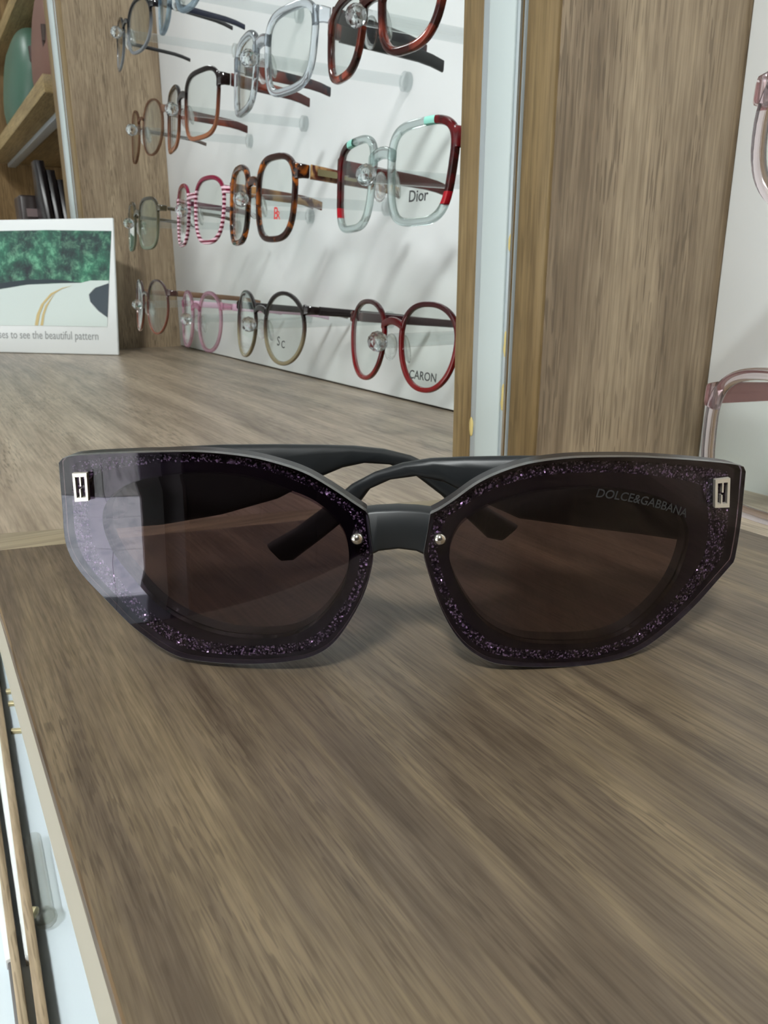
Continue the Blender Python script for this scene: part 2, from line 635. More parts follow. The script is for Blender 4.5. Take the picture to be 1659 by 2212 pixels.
def eyeglasses(label, yc, z0, z1, W, n, taper, rim, mats, depth=0.0042, bridge=0.017, temple_h=0.0075, temple_drop=0.0,
               slant=0.0, tilt=4.5, t_end=0.090, X=X_G, wall=X_PANEL, pads=True, lettering=None, group='eyeglasses on the display panel', thin_temple=False):
    """z0..z1: height span of the front; parts are built in the pair's own frame (x right, y towards wall, z up)"""
    root = empty('eyeglasses', (X, yc, (z0 + z1) / 2), (0, 0, -math.pi / 2))
    root.rotation_euler = Matrix.Rotation(-math.pi / 2, 4, 'Z').to_euler()
    M = Matrix.Translation((X, yc, (z0 + z1) / 2)) @ Matrix.Rotation(-math.pi / 2, 4, 'Z') @ Matrix.Rotation(math.radians(-tilt), 4, 'X')
    root.matrix_world = M
    tag(root, label, 'eyeglasses', group)
    ht = z1 - z0
    lw = (W - bridge) / 2
    base = outline(lw, ht, n, taper, slant=0)
    bm = bmesh.new()
    lens_c = {}
    sec = rrect(rim / 2, depth / 2, 0.35)
    for sd in (-1, 1):
        cx = sd * (bridge / 2 + lw / 2)
        pts = [(sd * x + cx, z + slant * abs(x + lw / 2)) for x, z in base]
        if sd < 0:
            pts = pts[::-1]
        mid = offset_outline(pts, -rim / 2)
        rings = []
        N = len(pts)
        for i in range(N):
            a, b = Vector(pts[i - 1]), Vector(pts[(i + 1) % N])
            tt = (b - a).normalized()
            nn = Vector((tt.y, -tt.x))
            rings.append([Vector((mid[i][0] + nn.x * u, bow(mid[i][0]) + v, mid[i][1] + nn.y * u)) for u, v in sec])
        add_loft(bm, rings, closed=True)
        inner = offset_outline(pts, -rim * 0.8)
        lens_c[sd] = (cx, inner)
    # bridge
    zb = ht * 0.20
    rings = []
    hw = bridge / 2 + rim * 0.9
    for k in range(7):
        u = -1 + k / 3
        x = u * hw
        z = zb + 0.003 * (1 - u * u)
        rings.append([Vector((x + 0 * a, bow(x) + b - 0.0005, z + a)) for a, b in rrect(rim * 0.75, depth * 0.45, 0.35)])
    add_loft(bm, rings)
    # end pieces
    zt = ht * 0.27
    for sd in (-1, 1):
        xo = sd * (W / 2 - rim * 0.6)
        rings = []
        for k, (dx, dy, hh) in enumerate(((0, 0, 1.25), (0.0030, 0.0003, 1.05), (0.0052, 0.0035, 0.95), (0.0056, 0.008, 0.9))):
            th = temple_h / 2 * hh
            sect = rrect(0.0018, th, 0.35)
            ang = (0, 0.3, 1.1, 1.45)[k]
            ca, sa = math.cos(ang), math.sin(ang)
            rings.append([Vector((xo + sd * dx + sd * (-sa) * a, bow(xo) + dy + ca * a, zt + b)) for a, b in sect])
        add_loft(bm, rings)
    from_bm('frame_front', bm, mats['front'], root)
    # lenses
    for sd in (-1, 1):
        cx, inner = lens_c[sd]
        bm = bmesh.new()
        layers = []
        for off in (0.0007, -0.0007):
            rows = [[bm.verts.new((cx + (x - cx) * f, bow(cx + (x - cx) * f) + off, z * f)) for x, z in inner] for f in (1.0, 0.66, 0.33)]
            c = bm.verts.new((cx, bow(cx) + off, 0))
            N = len(inner)
            for a, b in zip(rows, rows[1:]):
                for i in range(N):
                    bm.faces.new((a[i], a[(i + 1) % N], b[(i + 1) % N], b[i]))
            for i in range(N):
                bm.faces.new((rows[-1][i], rows[-1][(i + 1) % N], c))
            layers.append(rows[0])
        N = len(inner)
        for i in range(N):
            bm.faces.new((layers[0][i], layers[0][(i + 1) % N], layers[1][(i + 1) % N], layers[1][i]))
        ln = from_bm('lens', bm, mats.get('lens', M_demo), root)
        if lettering and sd == lettering[0][4]:
            for body, size, dx, dz, _, mt in lettering:
                me = text_mesh(body, size, 0.00004, bold=size * 0.012)
                o = link('lettering', me, mt, ln)
                xx = cx + dx
                o.location = (xx, bow(xx) - 0.00095, dz)
                o.rotation_euler = (math.pi / 2, 0, math.atan(2 * 1.6 * xx))
    # temples
    for sd in (-1, 1):
        xo = sd * (W / 2 + 0.0050)
        yb = bow(W / 2) + 0.0085
        ylen = t_end
        path = []
        for k in range(9):
            u = k / 8
            y = yb + u * (ylen - yb)
            z = zt - (0.0 if u < 0.7 else (u - 0.7) ** 2 * 0.03) - temple_drop * u
            hh = temple_h / 2 * (1 - 0.25 * u if not thin_temple else 0.6)
            path.append((y, z, hh))
        bm = bmesh.new()
        rings = [[Vector((xo - sd * 0.006 * (y / 0.12) + a, y, z + b)) for a, b in rrect(0.0015, hh, 0.4)] for y, z, hh in path]
        add_loft(bm, rings)
        from_bm('temple', bm, mats.get('temple', mats['front']), root)
        if 'deco' in mats:
            bm = bmesh.new()
            y0_, y1_ = yb + 0.004, yb + 0.036
            x_ = xo + sd * 0.0017
            add_box(bm, (min(x_ - sd * 0.0002, x_ + sd * 0.0004), y0_, zt - temple_h * 0.22), (max(x_ - sd * 0.0002, x_ + sd * 0.0004), y1_, zt + temple_h * 0.22))
            from_bm('temple_plate', bm, mats['deco'], root)
    # nose pads
    if pads:
        for sd in (-1, 1):
            bm = bmesh.new()
            add_sphere(bm, (0, 0, 0), (0.0016, 0.0042, 0.0085), 12, 8)
            o = from_bm('nose_pad', bm, mats.get('pad', M_clear), root)
            o.location = (sd * (bridge / 2 + 0.0006), 0.0048, -ht * 0.05)
            o.rotation_euler = (0, math.radians(-sd * 14), math.radians(sd * 30))
    return root


def peg(yc, zc, label, X=X_G, wall=X_PANEL):
    """acrylic rod with a faceted knob; the bridge of a pair hangs on it"""
    root = empty('display_peg', (wall, yc, zc))
    tag(root, label, 'display peg', 'clear pegs on the display panel')
    L = wall - X
    bm = bmesh.new()
    add_tube(bm, [(-0.0002, 0, 0), (-0.004, 0, 0), (-0.0042, 0, 0), (-(L + 0.008), 0, 0)], [0.0075, 0.0075, 0.0042, 0.0042], 14)
    from_bm('rod', bm, M_rod, root)
    bm = bmesh.new()
    g = bmesh.ops.create_icosphere(bm, subdivisions=2, radius=0.0062)
    from_bm('knob', bm, M_crystal, root, smooth=False).location = (-(L + 0.010), 0, 0)
    return root


BLK = srgb(22, 20, 22)
mat_A1 = dict(front=acetate('black_to_clear', zgrad([(0.35, srgb(120, 124, 128)), (0.62, srgb(24, 24, 28))], -0.026, 0.026), 0.12), temple=acetate('black_temple', lambda t: srgb(26, 25, 28)))
mat_A2 = dict(front=clear_mat('blue_grey_clear', (0.72, 0.80, 0.86, 1), trans=0.5), temple=acetate('navy_temple', lambda t: srgb(26, 32, 52)))
mat_B1 = dict(front=clear_mat('pale_brown_clear', (0.62, 0.49, 0.42, 1), trans=0.6), temple=acetate('grey_brown_temple', lambda t: srgb(92, 80, 74)))
mat_B2 = dict(front=acetate('black_to_brown', zgrad([(0.0, srgb(150, 96, 66)), (0.45, srgb(104, 56, 38)), (0.72, srgb(26, 18, 18))], -0.028, 0.026), 0.12),
              temple=acetate('red_brown_temple', tortoise(srgb(70, 26, 22), srgb(140, 66, 44), 60)))
mat_B3 = dict(front=clear_mat('water_clear', (0.92, 0.945, 0.97, 1), trans=0.15), temple=acetate('slate_temple', tortoise(srgb(40, 40, 46), srgb(120, 60, 50), 50, 0.5, 0.56)))
mat_B4 = dict(front=acetate('cherry_tortoise', tortoise(srgb(54, 20, 16), srgb(150, 62, 44), 70, 0.44, 0.62), 0.1), temple=acetate('charcoal_temple', lambda t: srgb(48, 50, 50)))
mat_C1 = dict(front=acetate('olive', zgrad([(0.0, srgb(110, 118, 98)), (0.6, srgb(76, 72, 52)), (1.0, srgb(56, 50, 38))], -0.028, 0.026), 0.12), temple=acetate('dark_olive_temple', lambda t: srgb(66, 58, 40)),
              lens=thin_mat('greenish_lens', (0.86, 0.92, 0.84, 1), 1.45, 0.05))


def stripes(t):
    wv = t.n('ShaderNodeTexWave', wave_type='BANDS', bands_direction='Z')
    wv.inputs['Scale'].default_value = 82
    t.l(t.coords(), wv.inputs['Vector'])
    st = t.ramp(wv.outputs['Fac'], [(0.46, srgb(110, 16, 48)), (0.54, srgb(236, 196, 210))])
    sp = t.n('ShaderNodeSeparateXYZ')
    t.l(t.coords(), sp.inputs[0])
    # solid crimson along the brow and the inner half, stripes on the outer rim
    brow = t.math('GREATER_THAN', sp.outputs[2], 0.019)
    return t.mix(brow, st, srgb(122, 18, 52))


mat_C2 = dict(front=acetate('crimson_striped', stripes, 0.12), temple=acetate('plum_temple', lambda t: srgb(80, 26, 46)))
mat_C3 = dict(front=acetate('amber_tortoise', tortoise(srgb(34, 18, 14), srgb(190, 104, 32), 120, 0.48, 0.66, srgb(48, 22, 16)), 0.1),
              temple=acetate('amber_tortoise_temple', tortoise(srgb(84, 36, 24), srgb(216, 170, 110), 90, 0.45, 0.55, srgb(104, 50, 34)), 0.12),
              deco=principled('sparkling_plate', srgb(190, 180, 140), 0.2, metal=0.8))


def parti(t):
    """clear aqua with a red-brown outer side, aqua dab at the brow and a red tip"""
    sp = t.n('ShaderNodeSeparateXYZ')
    t.l(t.coords(), sp.inputs[0])
    ax = t.math('ABSOLUTE', sp.outputs[0])
    z = sp.outputs[2]
    n = t.noise(t.coords(), 70, 2)
    red = t.ramp(n, [(0.42, srgb(36, 12, 12)), (0.6, srgb(96, 12, 18))])
    tip = t.math('LESS_THAN', z, -0.011)
    red = t.mix(tip, red, srgb(168, 14, 32))
    return red, ax, z


def parti_mat():
    t = NT('clear_red_two_tone')
    red, ax, z = parti(t)
    p = t.n('ShaderNodeBsdfPrincipled')
    p.inputs['Roughness'].default_value = 0.12
    t.l(red, p.inputs['Base Color'])
    g = t.n('ShaderNodeBsdfGlass')
    g.inputs['Color'].default_value = (0.90, 0.955, 0.95, 1)
    g.inputs['IOR'].default_value = 1.47
    tr = t.n('ShaderNodeBsdfTransparent')
    tr.inputs[0].default_value = (0.90, 0.955, 0.95, 1)
    mx = t.n('ShaderNodeMixShader')
    mx.inputs[0].default_value = 0.45
    t.l(g.outputs[0], mx.inputs[1])
    t.l(tr.outputs[0], mx.inputs[2])
    aq = t.n('ShaderNodeBsdfPrincipled')
    aq.inputs['Base Color'].default_value = srgb(150, 222, 206)
    # aqua dab on the brow
    d1 = t.math('MULTIPLY', t.math('GREATER_THAN', ax, 0.0395), t.math('GREATER_THAN', z, 0.0185))
    m2 = t.n('ShaderNodeMixShader')
    t.l(d1, m2.inputs[0])
    t.l(mx.outputs[0], m2.inputs[1])
    t.l(aq.outputs[0], m2.inputs[2])
    side = t.math('MULTIPLY', t.math('GREATER_THAN', ax, 0.0475), t.math('GREATER_THAN', z, -0.017))
    m3 = t.n('ShaderNodeMixShader')
    t.l(side, m3.inputs[0])
    t.l(m2.outputs[0], m3.inputs[1])
    t.l(p.outputs[0], m3.inputs[2])
    t.l(m3.outputs[0], t.out.inputs[0])
    return t.m


mat_C4 = dict(front=parti_mat(), temple=acetate('dark_red_temple', lambda t: srgb(96, 24, 24)))
mat_D1 = dict(front=acetate('brown_round', zgrad([(0.0, srgb(122, 66, 44)), (0.8, srgb(64, 44, 42))], -0.028, 0.028), 0.12), temple=acetate('brown_temple', lambda t: srgb(120, 92, 70)))
mat_D2 = dict(front=clear_mat('pale_pink_clear', (0.93, 0.74, 0.82, 1), trans=0.5), temple=acetate('lilac_temple', zgrad([(0, srgb(206, 190, 224)), (1, srgb(220, 180, 200))], -0.01, 0.02)))
mat_D3 = dict(front=acetate('black_to_olive', zgrad([(0.30, srgb(128, 118, 92)), (0.52, srgb(70, 54, 46)), (0.66, srgb(26, 20, 20))], -0.028, 0.028), 0.12), temple=acetate('black_brown_temple', lambda t: srgb(30, 22, 24)))
mat_D4 = dict(front=acetate('wine_red', zgrad([(0.0, srgb(118, 16, 18)), (0.55, srgb(98, 10, 14)), (0.85, srgb(52, 12, 16))], -0.026, 0.028), 0.1), temple=acetate('dark_wine_temple', lambda t: srgb(52, 24, 30)))
M_redink = principled('red_ink', srgb(206, 60, 60), 0.5)

# name: left x, left top, left bottom, right x, right top, right bottom (photograph pixels of the front) -> real size on the plane of the fronts
G = {
    'A1': (238, 25, 155, 312, 0, 127), 'A2': (330, -60, 75, 425, -110, 35),
    'B1': (275, 238, 355, 340, 208, 342), 'B2': (340, 178, 325, 460, 150, 315), 'B3': (488, 65, 248, 660, 10, 213), 'B4': (693, -30, 175, 942, -90, 122),
    'C1': (268, 435, 545, 330, 422, 540), 'C2': (370, 405, 540, 468, 366, 523), 'C3': (484, 353, 530, 622, 331, 526), 'C4': (714, 293, 500, 962, 255, 492),
    'D1': (280, 602, 713, 360, 603, 722), 'D2': (385, 623, 745, 467, 632, 764), 'D3': (498, 622, 768, 640, 632, 790), 'D4': (746, 643, 820, 972, 652, 847),
}
ST = {  # squareness, taper, rim
    'A1': (2.4, 0.02, 0.0032), 'A2': (2.5, 0.08, 0.0048), 'B1': (2.2, 0.03, 0.0018), 'B2': (3.4, 0.06, 0.0040), 'B3': (3.2, 0.08, 0.0052), 'B4': (2.8, 0.14, 0.0046),
    'C1': (3.0, 0.03, 0.0038), 'C2': (2.7, 0.08, 0.0040), 'C3': (2.9, 0.05, 0.0046), 'C4': (3.4, 0.10, 0.0044),
    'D1': (2.1, 0.05, 0.0026), 'D2': (2.2, 0.06, 0.0036), 'D3': (2.05, 0.04, 0.0032), 'D4': (2.25, 0.13, 0.0031),
}
LAB = {
    'A1': 'black oval eyeglasses with clear lower rims, far end of the top row',
    'A2': 'blue-grey translucent eyeglasses with navy temples at the top edge',
    'B1': 'thin pale brown translucent eyeglasses hanging farthest left in the second row',
    'B2': 'squared eyeglasses fading from black to brown, second row from top',
    'B3': 'colourless clear square eyeglasses with slate temples, second row from top',
    'B4': 'large cherry tortoise eyeglasses cut by the top edge, charcoal temples',
    'C1': 'olive green eyeglasses hanging just right of the road picture card',
    'C2': 'crimson eyeglasses with pink striped rims',
    'C3': 'dark amber tortoiseshell eyeglasses with red logo on the lens',
    'C4': 'clear and dark red two-tone eyeglasses with Dior printed on lens',
    'D1': 'brown round eyeglasses at the far end of the bottom row',
    'D2': 'pale pink translucent eyeglasses in the bottom row',
    'D3': 'round eyeglasses fading from black to olive, bottom row',
    'D4': 'wine red round eyeglasses with CARON printed on lens',
}
PEGL = {
    'A1': 'clear peg holding the black oval eyeglasses', 'A2': 'clear peg holding the blue-grey eyeglasses', 'B1': 'clear peg holding the thin pale brown eyeglasses',
    'B2': 'clear peg holding the black to brown squared eyeglasses', 'B3': 'clear peg holding the colourless clear eyeglasses', 'B4': 'clear peg holding the large cherry tortoise eyeglasses',
    'C1': 'clear peg holding the olive green eyeglasses', 'C2': 'clear peg holding the pink striped eyeglasses', 'C3': 'clear peg holding the amber tortoiseshell eyeglasses',
    'C4': 'clear peg holding the clear and red two-tone eyeglasses', 'D1': 'clear peg holding the brown round eyeglasses', 'D2': 'clear peg holding the pale pink eyeglasses',
    'D3': 'clear peg holding the black to olive round eyeglasses', 'D4': 'clear peg holding the wine red round eyeglasses',
}
MT = {k: v for k, v in globals().items() if k.startswith('mat_')}
for k, (xl, lt, lb, xr, rt, rb) in G.items():
    yl = onX(xl, (lt + lb) / 2, X_G).y
    yr = onX(xr, (rt + rb) / 2, X_G).y
    W = yl - yr
    yc = (yl + yr) / 2
    if k == 'D1':
        W, yc = 0.138, yc + 0.004
    if k == 'B2':
        W = min(W, 0.150)
    xm = xl + (xr - xl) * 0.72
    zt = (onX(xl + (xr - xl) * 0.18, lt, X_G).z + onX(xm, rt, X_G).z) / 2
    zb = (onX(xl + (xr - xl) * 0.18, lb, X_G).z + onX(xm, rb, X_G).z) / 2
    n, tp, rim = ST[k]
    kw = {}
    if k == 'C4':
        kw['lettering'] = [('Dior', 0.0085, 0.002, -0.012, 1, M_ink)]
    if k == 'D4':
        kw['lettering'] = [('CARON', 0.0068, 0.0, -0.016, 1, M_ink)]
    if k == 'C3':
        kw['lettering'] = [('B', 0.012, 0.004, -0.011, 1, M_redink), ('R', 0.0085, 0.0075, -0.0125, 1, M_redink)]
    if k == 'D3':
        kw['lettering'] = [('S', 0.010, -0.004, -0.010, 1, M_ink), ('C', 0.008, 0.003, -0.012, 1, M_ink)]
    thin = k in ('B1', 'C1', 'A1')
    eyeglasses(LAB[k], yc, zb, zt, W, n, tp, rim, MT['mat_' + k], temple_h=0.010 if k in ('B3', 'B4', 'C3', 'C4', 'B2') else 0.0065, depth=0.0042 if rim > 0.004 else 0.0030,
               thin_temple=thin, pads=True, temple_drop=0.001, t_end=0.117 if k in ('D3', 'D2', 'D1', 'D4') else 0.092, **kw)
    peg(yc, (zt + zb) / 2 + (zt - zb) * 0.03, PEGL[k])

# two pink pairs on the near panel at the right edge of the picture
M_pink = clear_mat('blush_clear', (0.955, 0.90, 0.91, 1), trans=0.12)
M_pinkt = clear_mat('rose_temple', (0.70, 0.52, 0.52, 1), trans=0.35)
for z0, z1, lab, pl in ((-0.0015, 0.0500, 'blush pink clear eyeglasses at the right edge above the riser', 'clear peg holding the lower blush pink eyeglasses'),
                    (0.0960, 0.1480, 'blush pink clear eyeglasses high at the right edge', 'clear peg holding the upper blush pink eyeglasses')):
    XP = 0.237
    yl = onX(1530, 850, XP).y if z0 < 0.05 else onX(1626, 300, XP).y
    W = 0.135
    eyeglasses(lab, yl - W / 2 + 0.0045, z0, z1, W, 3.0 if z0 < 0.05 else 2.4, 0.06, 0.0042, dict(front=M_pink, temple=M_pinkt), X=XP, wall=X_NEAR, temple_h=0.008, tilt=3.0,
               group='pink eyeglasses on the near panel')
    peg(yl - W / 2 + 0.0045, (z0 + z1) / 2, pl, XP, X_NEAR)

# ------------------------------------------------------------------ road picture card leaning by the far upright
c0 = onZ(0, 762, Z_SH)
c1 = onZ(250, 768, Z_SH)
ux = Vector((c1.x - c0.x, c1.y - c0.y, 0)).normalized()
vis = (c1 - c0).length
lean = math.radians(6)
card = empty('picture_card', c1)
uy = Vector((-ux.y, ux.x, 0))
# local x: -left .. 0 right edge, local z up, leaning back
Mx = Matrix(((ux.x, uy.x, 0, c1.x), (ux.y, uy.y, 0, c1.y), (0, 0, 1, Z_SH + 0.0006), (0, 0, 0, 1))) @ Matrix.Rotation(-lean, 4, 'X')
card.matrix_world = Mx
tag(card, 'white framed picture card of a forest road leaning on the shelf', 'picture card')


def card_uv(px, py):
    """pixel -> (x, z) in the card's plane"""
    inv = Mx.inverted()
    o = inv @ Vector((0, 0, H))
    d = inv.to_3x3() @ wray(px, py)
    t_ = -o.y / d.y
    p_ = o + d * t_
    return p_.x, p_.z


xr_, zt_ = card_uv(262, 470)
CW = vis + 0.09
box('board', (-CW, 0.0, 0.0), (0.004, 0.004, zt_), M_white, card, bevel=0.0012)


def cardpoly(name, px, mat, lift):
    """flat print on the card's face"""
    pts = [Vector((card_uv(*q)[0], -lift, card_uv(*q)[1])) for q in px]
    tris = tessellate_polygon([pts])
    me_ = bpy.data.meshes.new(name)
    me_.from_pydata(pts, [], [tuple(q) for q in tris])
    return link(name, me_, mat, card)


t = NT('forest_print')
v = t.coords()
n1 = t.noise(v, 70, 7, 0.75, 0.3)
n2 = t.noise(v, 18, 4, 0.6)
col = t.ramp(n1, [(0.40, srgb(26, 44, 50)), (0.50, srgb(48, 96, 82)), (0.62, srgb(130, 190, 156))])
col = t.mix(t.ramp(n2, [(0.42, (0, 0, 0, 1)), (0.66, (1, 1, 1, 1))]), t.mix(0.6, col, srgb(24, 34, 44)), t.mix(0.25, col, srgb(70, 190, 140)))
p = t.n('ShaderNodeBsdfPrincipled')
t.l(col, p.inputs['Base Color'])
p.inputs['Roughness'].default_value = 0.4
t.l(p.outputs[0], t.out.inputs[0])
M_forest = t.m
M_road = principled('road_print', srgb(214, 226, 222), 0.4)
M_verge = principled('verge_print', srgb(58, 70, 80), 0.4)
M_shade = principled('shade_print', srgb(36, 50, 60), 0.4)
M_line = principled('yellow_line_print', srgb(206, 184, 128), 0.4)
M_greyink = principled('grey_print', srgb(150, 154, 154), 0.6)
pic = cardpoly('forest_picture', [(-110, 505), (0, 499), (100, 497), (241, 499), (236, 611), (120, 614), (0, 626), (-110, 642)], M_forest, 0.0004)
cardpoly('road_picture', [(-110, 641), (0, 625), (60, 615), (130, 612), (175, 611), (196, 606), (236, 606), (235, 612), (205, 622), (192, 637), (196, 655), (215, 675), (233, 686), (232, 706), (76, 703), (-110, 703)], M_road, 0.0006)
cardpoly('verge_picture', [(236, 612), (207, 622), (193, 636), (196, 652), (214, 672), (233, 686)], M_verge, 0.0008)
cardpoly('shade_picture', [(-110, 640), (0, 624), (60, 614), (120, 611), (178, 611), (150, 607), (120, 604), (60, 604), (0, 612), (-110, 628)], M_shade, 0.0009)
cardpoly('yellow_line', [(76, 703), (80, 680), (90, 657), (110, 634), (135, 622), (158, 617), (135, 624), (114, 637), (96, 657), (87, 680), (83, 703)], M_line, 0.0010)
cardpoly('yellow_line', [(88, 703), (92, 680), (99, 660), (114, 640), (120, 634), (113, 644), (103, 662), (97, 680), (94, 703)], M_line, 0.0010)
tl = card_uv(-60, 733)
tr_ = card_uv(214, 733)
me = text_mesh('glasses to see the beautiful pattern', 0.02, 0.00005, align='RIGHT')
o = link('lettering', me, M_greyink, card)
wid = max(v_.co.x for v_ in me.vertices) - min(v_.co.x for v_ in me.vertices)
want = card_uv(214, 733)[0] - card_uv(-25, 733)[0]
sc_ = want / wid
o.location = (tr_[0], -0.0003, tr_[1] + 0.004)
o.rotation_euler = (math.pi / 2, 0, 0)
o.scale = (sc_, sc_ * 1.25, 1)

# ------------------------------------------------------------------ the next bay beyond the far upright
M_nwood = wood('bay_wood', 'Z', srgb(120, 96, 64), srgb(158, 130, 90), srgb(178, 148, 106), seed=5.5)
M_nwoody = wood('bay_shelf_wood', 'Y', srgb(132, 112, 76), srgb(160, 138, 96), srgb(176, 154, 110), seed=6.5)
bk = box('bay_end_panel', (0.05, 2.30, Z_SH), (0.42, 2.318, 1.2), M_nwood)
tag(bk, 'wooden end panel of the farthest bay at the left edge', 'panel')
sh = box('upper_shelf', (0.232, 1.40, 0.352), (0.41, 2.28, 0.378), M_nwoody, bevel=0.001)
tag(sh, 'wooden shelf board in the farthest bay carrying the green and rose brown bags', 'shelf')
lb = box('shelf_light', (0.27, 1.42, 0.343), (0.288, 2.27, 0.3515), M_alu, bevel=0.001)
tag(lb, 'grey metal light bar under the upper shelf of the farthest bay', 'light bar')


def bag(name, label, base, dims, mat, n=3.0, strap=None, cat='bag'):
    root = empty(name, base)
    tag(root, label, cat)
    bm = bmesh.new()
    rings = []
    for k in range(9):
        u = k / 8
        s_ = (1 - abs(2 * u - 1) ** 3.5) ** 0.5 if 0 < k < 8 else 0.35
        w_ = dims[0] / 2 * (0.75 + 0.25 * math.sin(math.pi * u)) * (0.85 + 0.15 * s_)
        d_ = dims[1] / 2 * (0.6 + 0.4 * s_) * (1 - 0.35 * u)
        rings.append([Vector((math.copysign(abs(math.cos(a)) ** (2 / n), math.cos(a)) * d_, math.copysign(abs(math.sin(a)) ** (2 / n), math.sin(a)) * w_, u * dims[2]))
                      for a in [2 * math.pi * q / 28 for q in range(28)]])
    add_loft(bm, rings)
    from_bm('body', bm, mat, root, angle=70)
    if strap:
        bm = bmesh.new()
        add_tube(bm, [(-dims[1] * 0.35, math.cos(a) * dims[0] * 0.32, dims[2] * 0.55 + math.sin(a) * dims[2] * 0.38) for a in [math.pi * (1 + q / 10) for q in range(11)]], 0.008)
        from_bm('strap', bm, strap, root)
    return root


M_green = principled('green_leather', srgb(72, 104, 88), 0.4)
M_rose = principled('rose_brown_leather', srgb(112, 80, 68), 0.6)
M_dkstrap = principled('dark_strap', srgb(60, 44, 36), 0.5)
M_blk = principled('black_leather', srgb(26, 22, 24), 0.3)
bag('handbag', 'green bag on the upper shelf of the farthest bay', (0.300, 1.93, 0.378), (0.30, 0.13, 0.17), M_green)
bag('handbag', 'rose brown leather bag with dark strap on the upper shelf', (0.315, 1.62, 0.378), (0.24, 0.13, 0.19), M_rose, strap=M_dkstrap)
sh2 = box('upper_shelf', (0.262, 1.40, 0.575), (0.41, 2.28, 0.600), M_nwoody, bevel=0.001)
tag(sh2, 'highest wooden shelf board in the farthest bay, at the top left corner', 'shelf')
# eyewear case and folded black bag behind the card
r = empty('eyewear_case', onZ(60, 640, Z_SH))
base_z = Z_SH
b0 = onY(40, 420, 1.75)
b1 = onY(92, 470, 1.75)
st_h = b0.z - Z_SH
r.location = ((b0.x + b1.x) / 2, 1.75, Z_SH)
tag(r, 'dark brown boxy case standing behind the road picture card', 'case')
wdt = b1.x - b0.x
box('body', (-wdt / 2, 0, 0), (wdt / 2, 0.08, st_h), principled('dark_brown_case', srgb(52, 42, 40), 0.3), r, bevel=0.004)
box('name_plate', (-wdt * 0.22, -0.001, st_h - 0.04), (wdt * 0.30, 0.0005, st_h - 0.025), principled('plate', srgb(190, 170, 170), 0.3, metal=0.6), r)
b2 = onY(122, 352, 1.70)
r = empty('folded_bag', (b2.x + 0.004, 1.70, Z_SH))
tag(r, 'black ribbed folded bag standing beside the far light strip', 'bag')
hh_ = b2.z - Z_SH
for k in range(5):
    bm = bmesh.new()
    a = math.radians(-14 + 5 * k)
    rings = []
    for q in range(9):
        u = q / 8
        wd_ = 0.036 * math.sin(math.pi * (0.12 + 0.80 * u)) ** 0.6
        rings.append([Vector((-0.026 + k * 0.013 + math.sin(a) * u * 0.05 + px_, py_ * wd_ / 0.03, u * hh_ * (1 - 0.05 * k))) for px_, py_ in rrect(0.0085, 0.045, 0.45)])
    add_loft(bm, rings)
    from_bm('fold', bm, M_blk, r)

# ------------------------------------------------------------------ lower counter seen past the riser's front edge
Z_LO = -0.25
lo = box('lower_counter', (-0.16, -0.3, Z_LO - 0.02), (0.40, 2.6, Z_LO), principled('pale_counter_top', srgb(216, 228, 234), 0.25), bevel=0.001)
tag(lo, 'pale white counter below the riser at the lower left', 'counter')


def strip(name, label, px, z0, z1, mat, cat, extra=None):
    """a flat bar lying on the lower counter"""
    pts = [onZ(x, y, z1) for x, y in px]
    o = prism(name, [(p_.x, p_.y) for p_ in pts], z0, z1, mat, bevel=0.0004)
    tag(o, label, cat)
    return o


M_baten = wood('batten_wood', 'Y', srgb(150, 130, 104), srgb(182, 162, 134), srgb(198, 180, 152), seed=8.1)
strip('wooden_batten', 'light wooden batten on the pale counter nearest the riser', [(-28, 1290), (106, 2212), (128, 2400), (100, 2400), (80, 2212), (-40, 1290)], Z_LO, Z_LO + 0.010, M_baten, 'batten')
strip('wooden_batten', 'light wooden batten between the two white strips at the lower left', [(-50, 1420), (62, 2212), (84, 2400), (62, 2400), (40, 2212), (-62, 1420)], Z_LO, Z_LO + 0.010, M_baten, 'batten')
strip('white_strip', 'white strip between the two battens at the lower left', [(-42, 1290), (67, 2060), (54, 2068), (-54, 1330)], Z_LO, Z_LO + 0.006, M_white, 'strip')
strip('white_strip', 'white strip at the lower left corner left of the battens', [(-62, 1420), (32, 2064), (12, 2076), (-90, 1420)], Z_LO, Z_LO + 0.006, M_white, 'strip')
strip('dark_rail', 'dark grey rail at the lower left corner', [(16, 2076), (24, 2076), (46, 2240), (36, 2240)], Z_LO, Z_LO + 0.004, principled('dark_rail', srgb(110, 108, 108), 0.5), 'rail')
for q, (a_, b_, y_) in enumerate(((12, 27, 1490), (17, 35, 1516), (23, 50, 1575))):
    strip('brass_bar', ('smallest and farthest', 'middle', 'widest and nearest')[q] + ' of the three pale brass bars below the riser', [(a_, y_ - 2), (b_, y_ - 4), (b_, y_ + 2), (a_, y_ + 4)], Z_LO, Z_LO + 0.003, M_brass, 'bar')
r = empty('acrylic_peg', onZ(100, 1985, Z_LO + 0.006))
tag(r, 'clear acrylic peg lying on the pale lower counter', 'display peg')
pa = onZ(72, 1815, Z_LO + 0.006) - Vector(r.location)
M_frost = thin_mat('grey_acrylic', (0.93, 0.93, 0.91, 1), 1.4, 0.03)
bm = bmesh.new()
add_tube(bm, [(0, 0, 0.001), pa * 0.5 + Vector((0, 0, 0.001)), pa + Vector((0, 0, 0.001))], 0.0046, 12)
from_bm('rod', bm, M_frost, r)
bm = bmesh.new()
bmesh.ops.create_icosphere(bm, subdivisions=2, radius=0.0058)
from_bm('knob', bm, M_frost, r, smooth=False).location = (0, 0, 0.001)
bm = bmesh.new()
add_tube(bm, [Vector((-0.004, 0.006, 0.001)), Vector((-0.008, 0.009, 0.001))], 0.003, 10)
from_bm('collar', bm, M_brass, r)

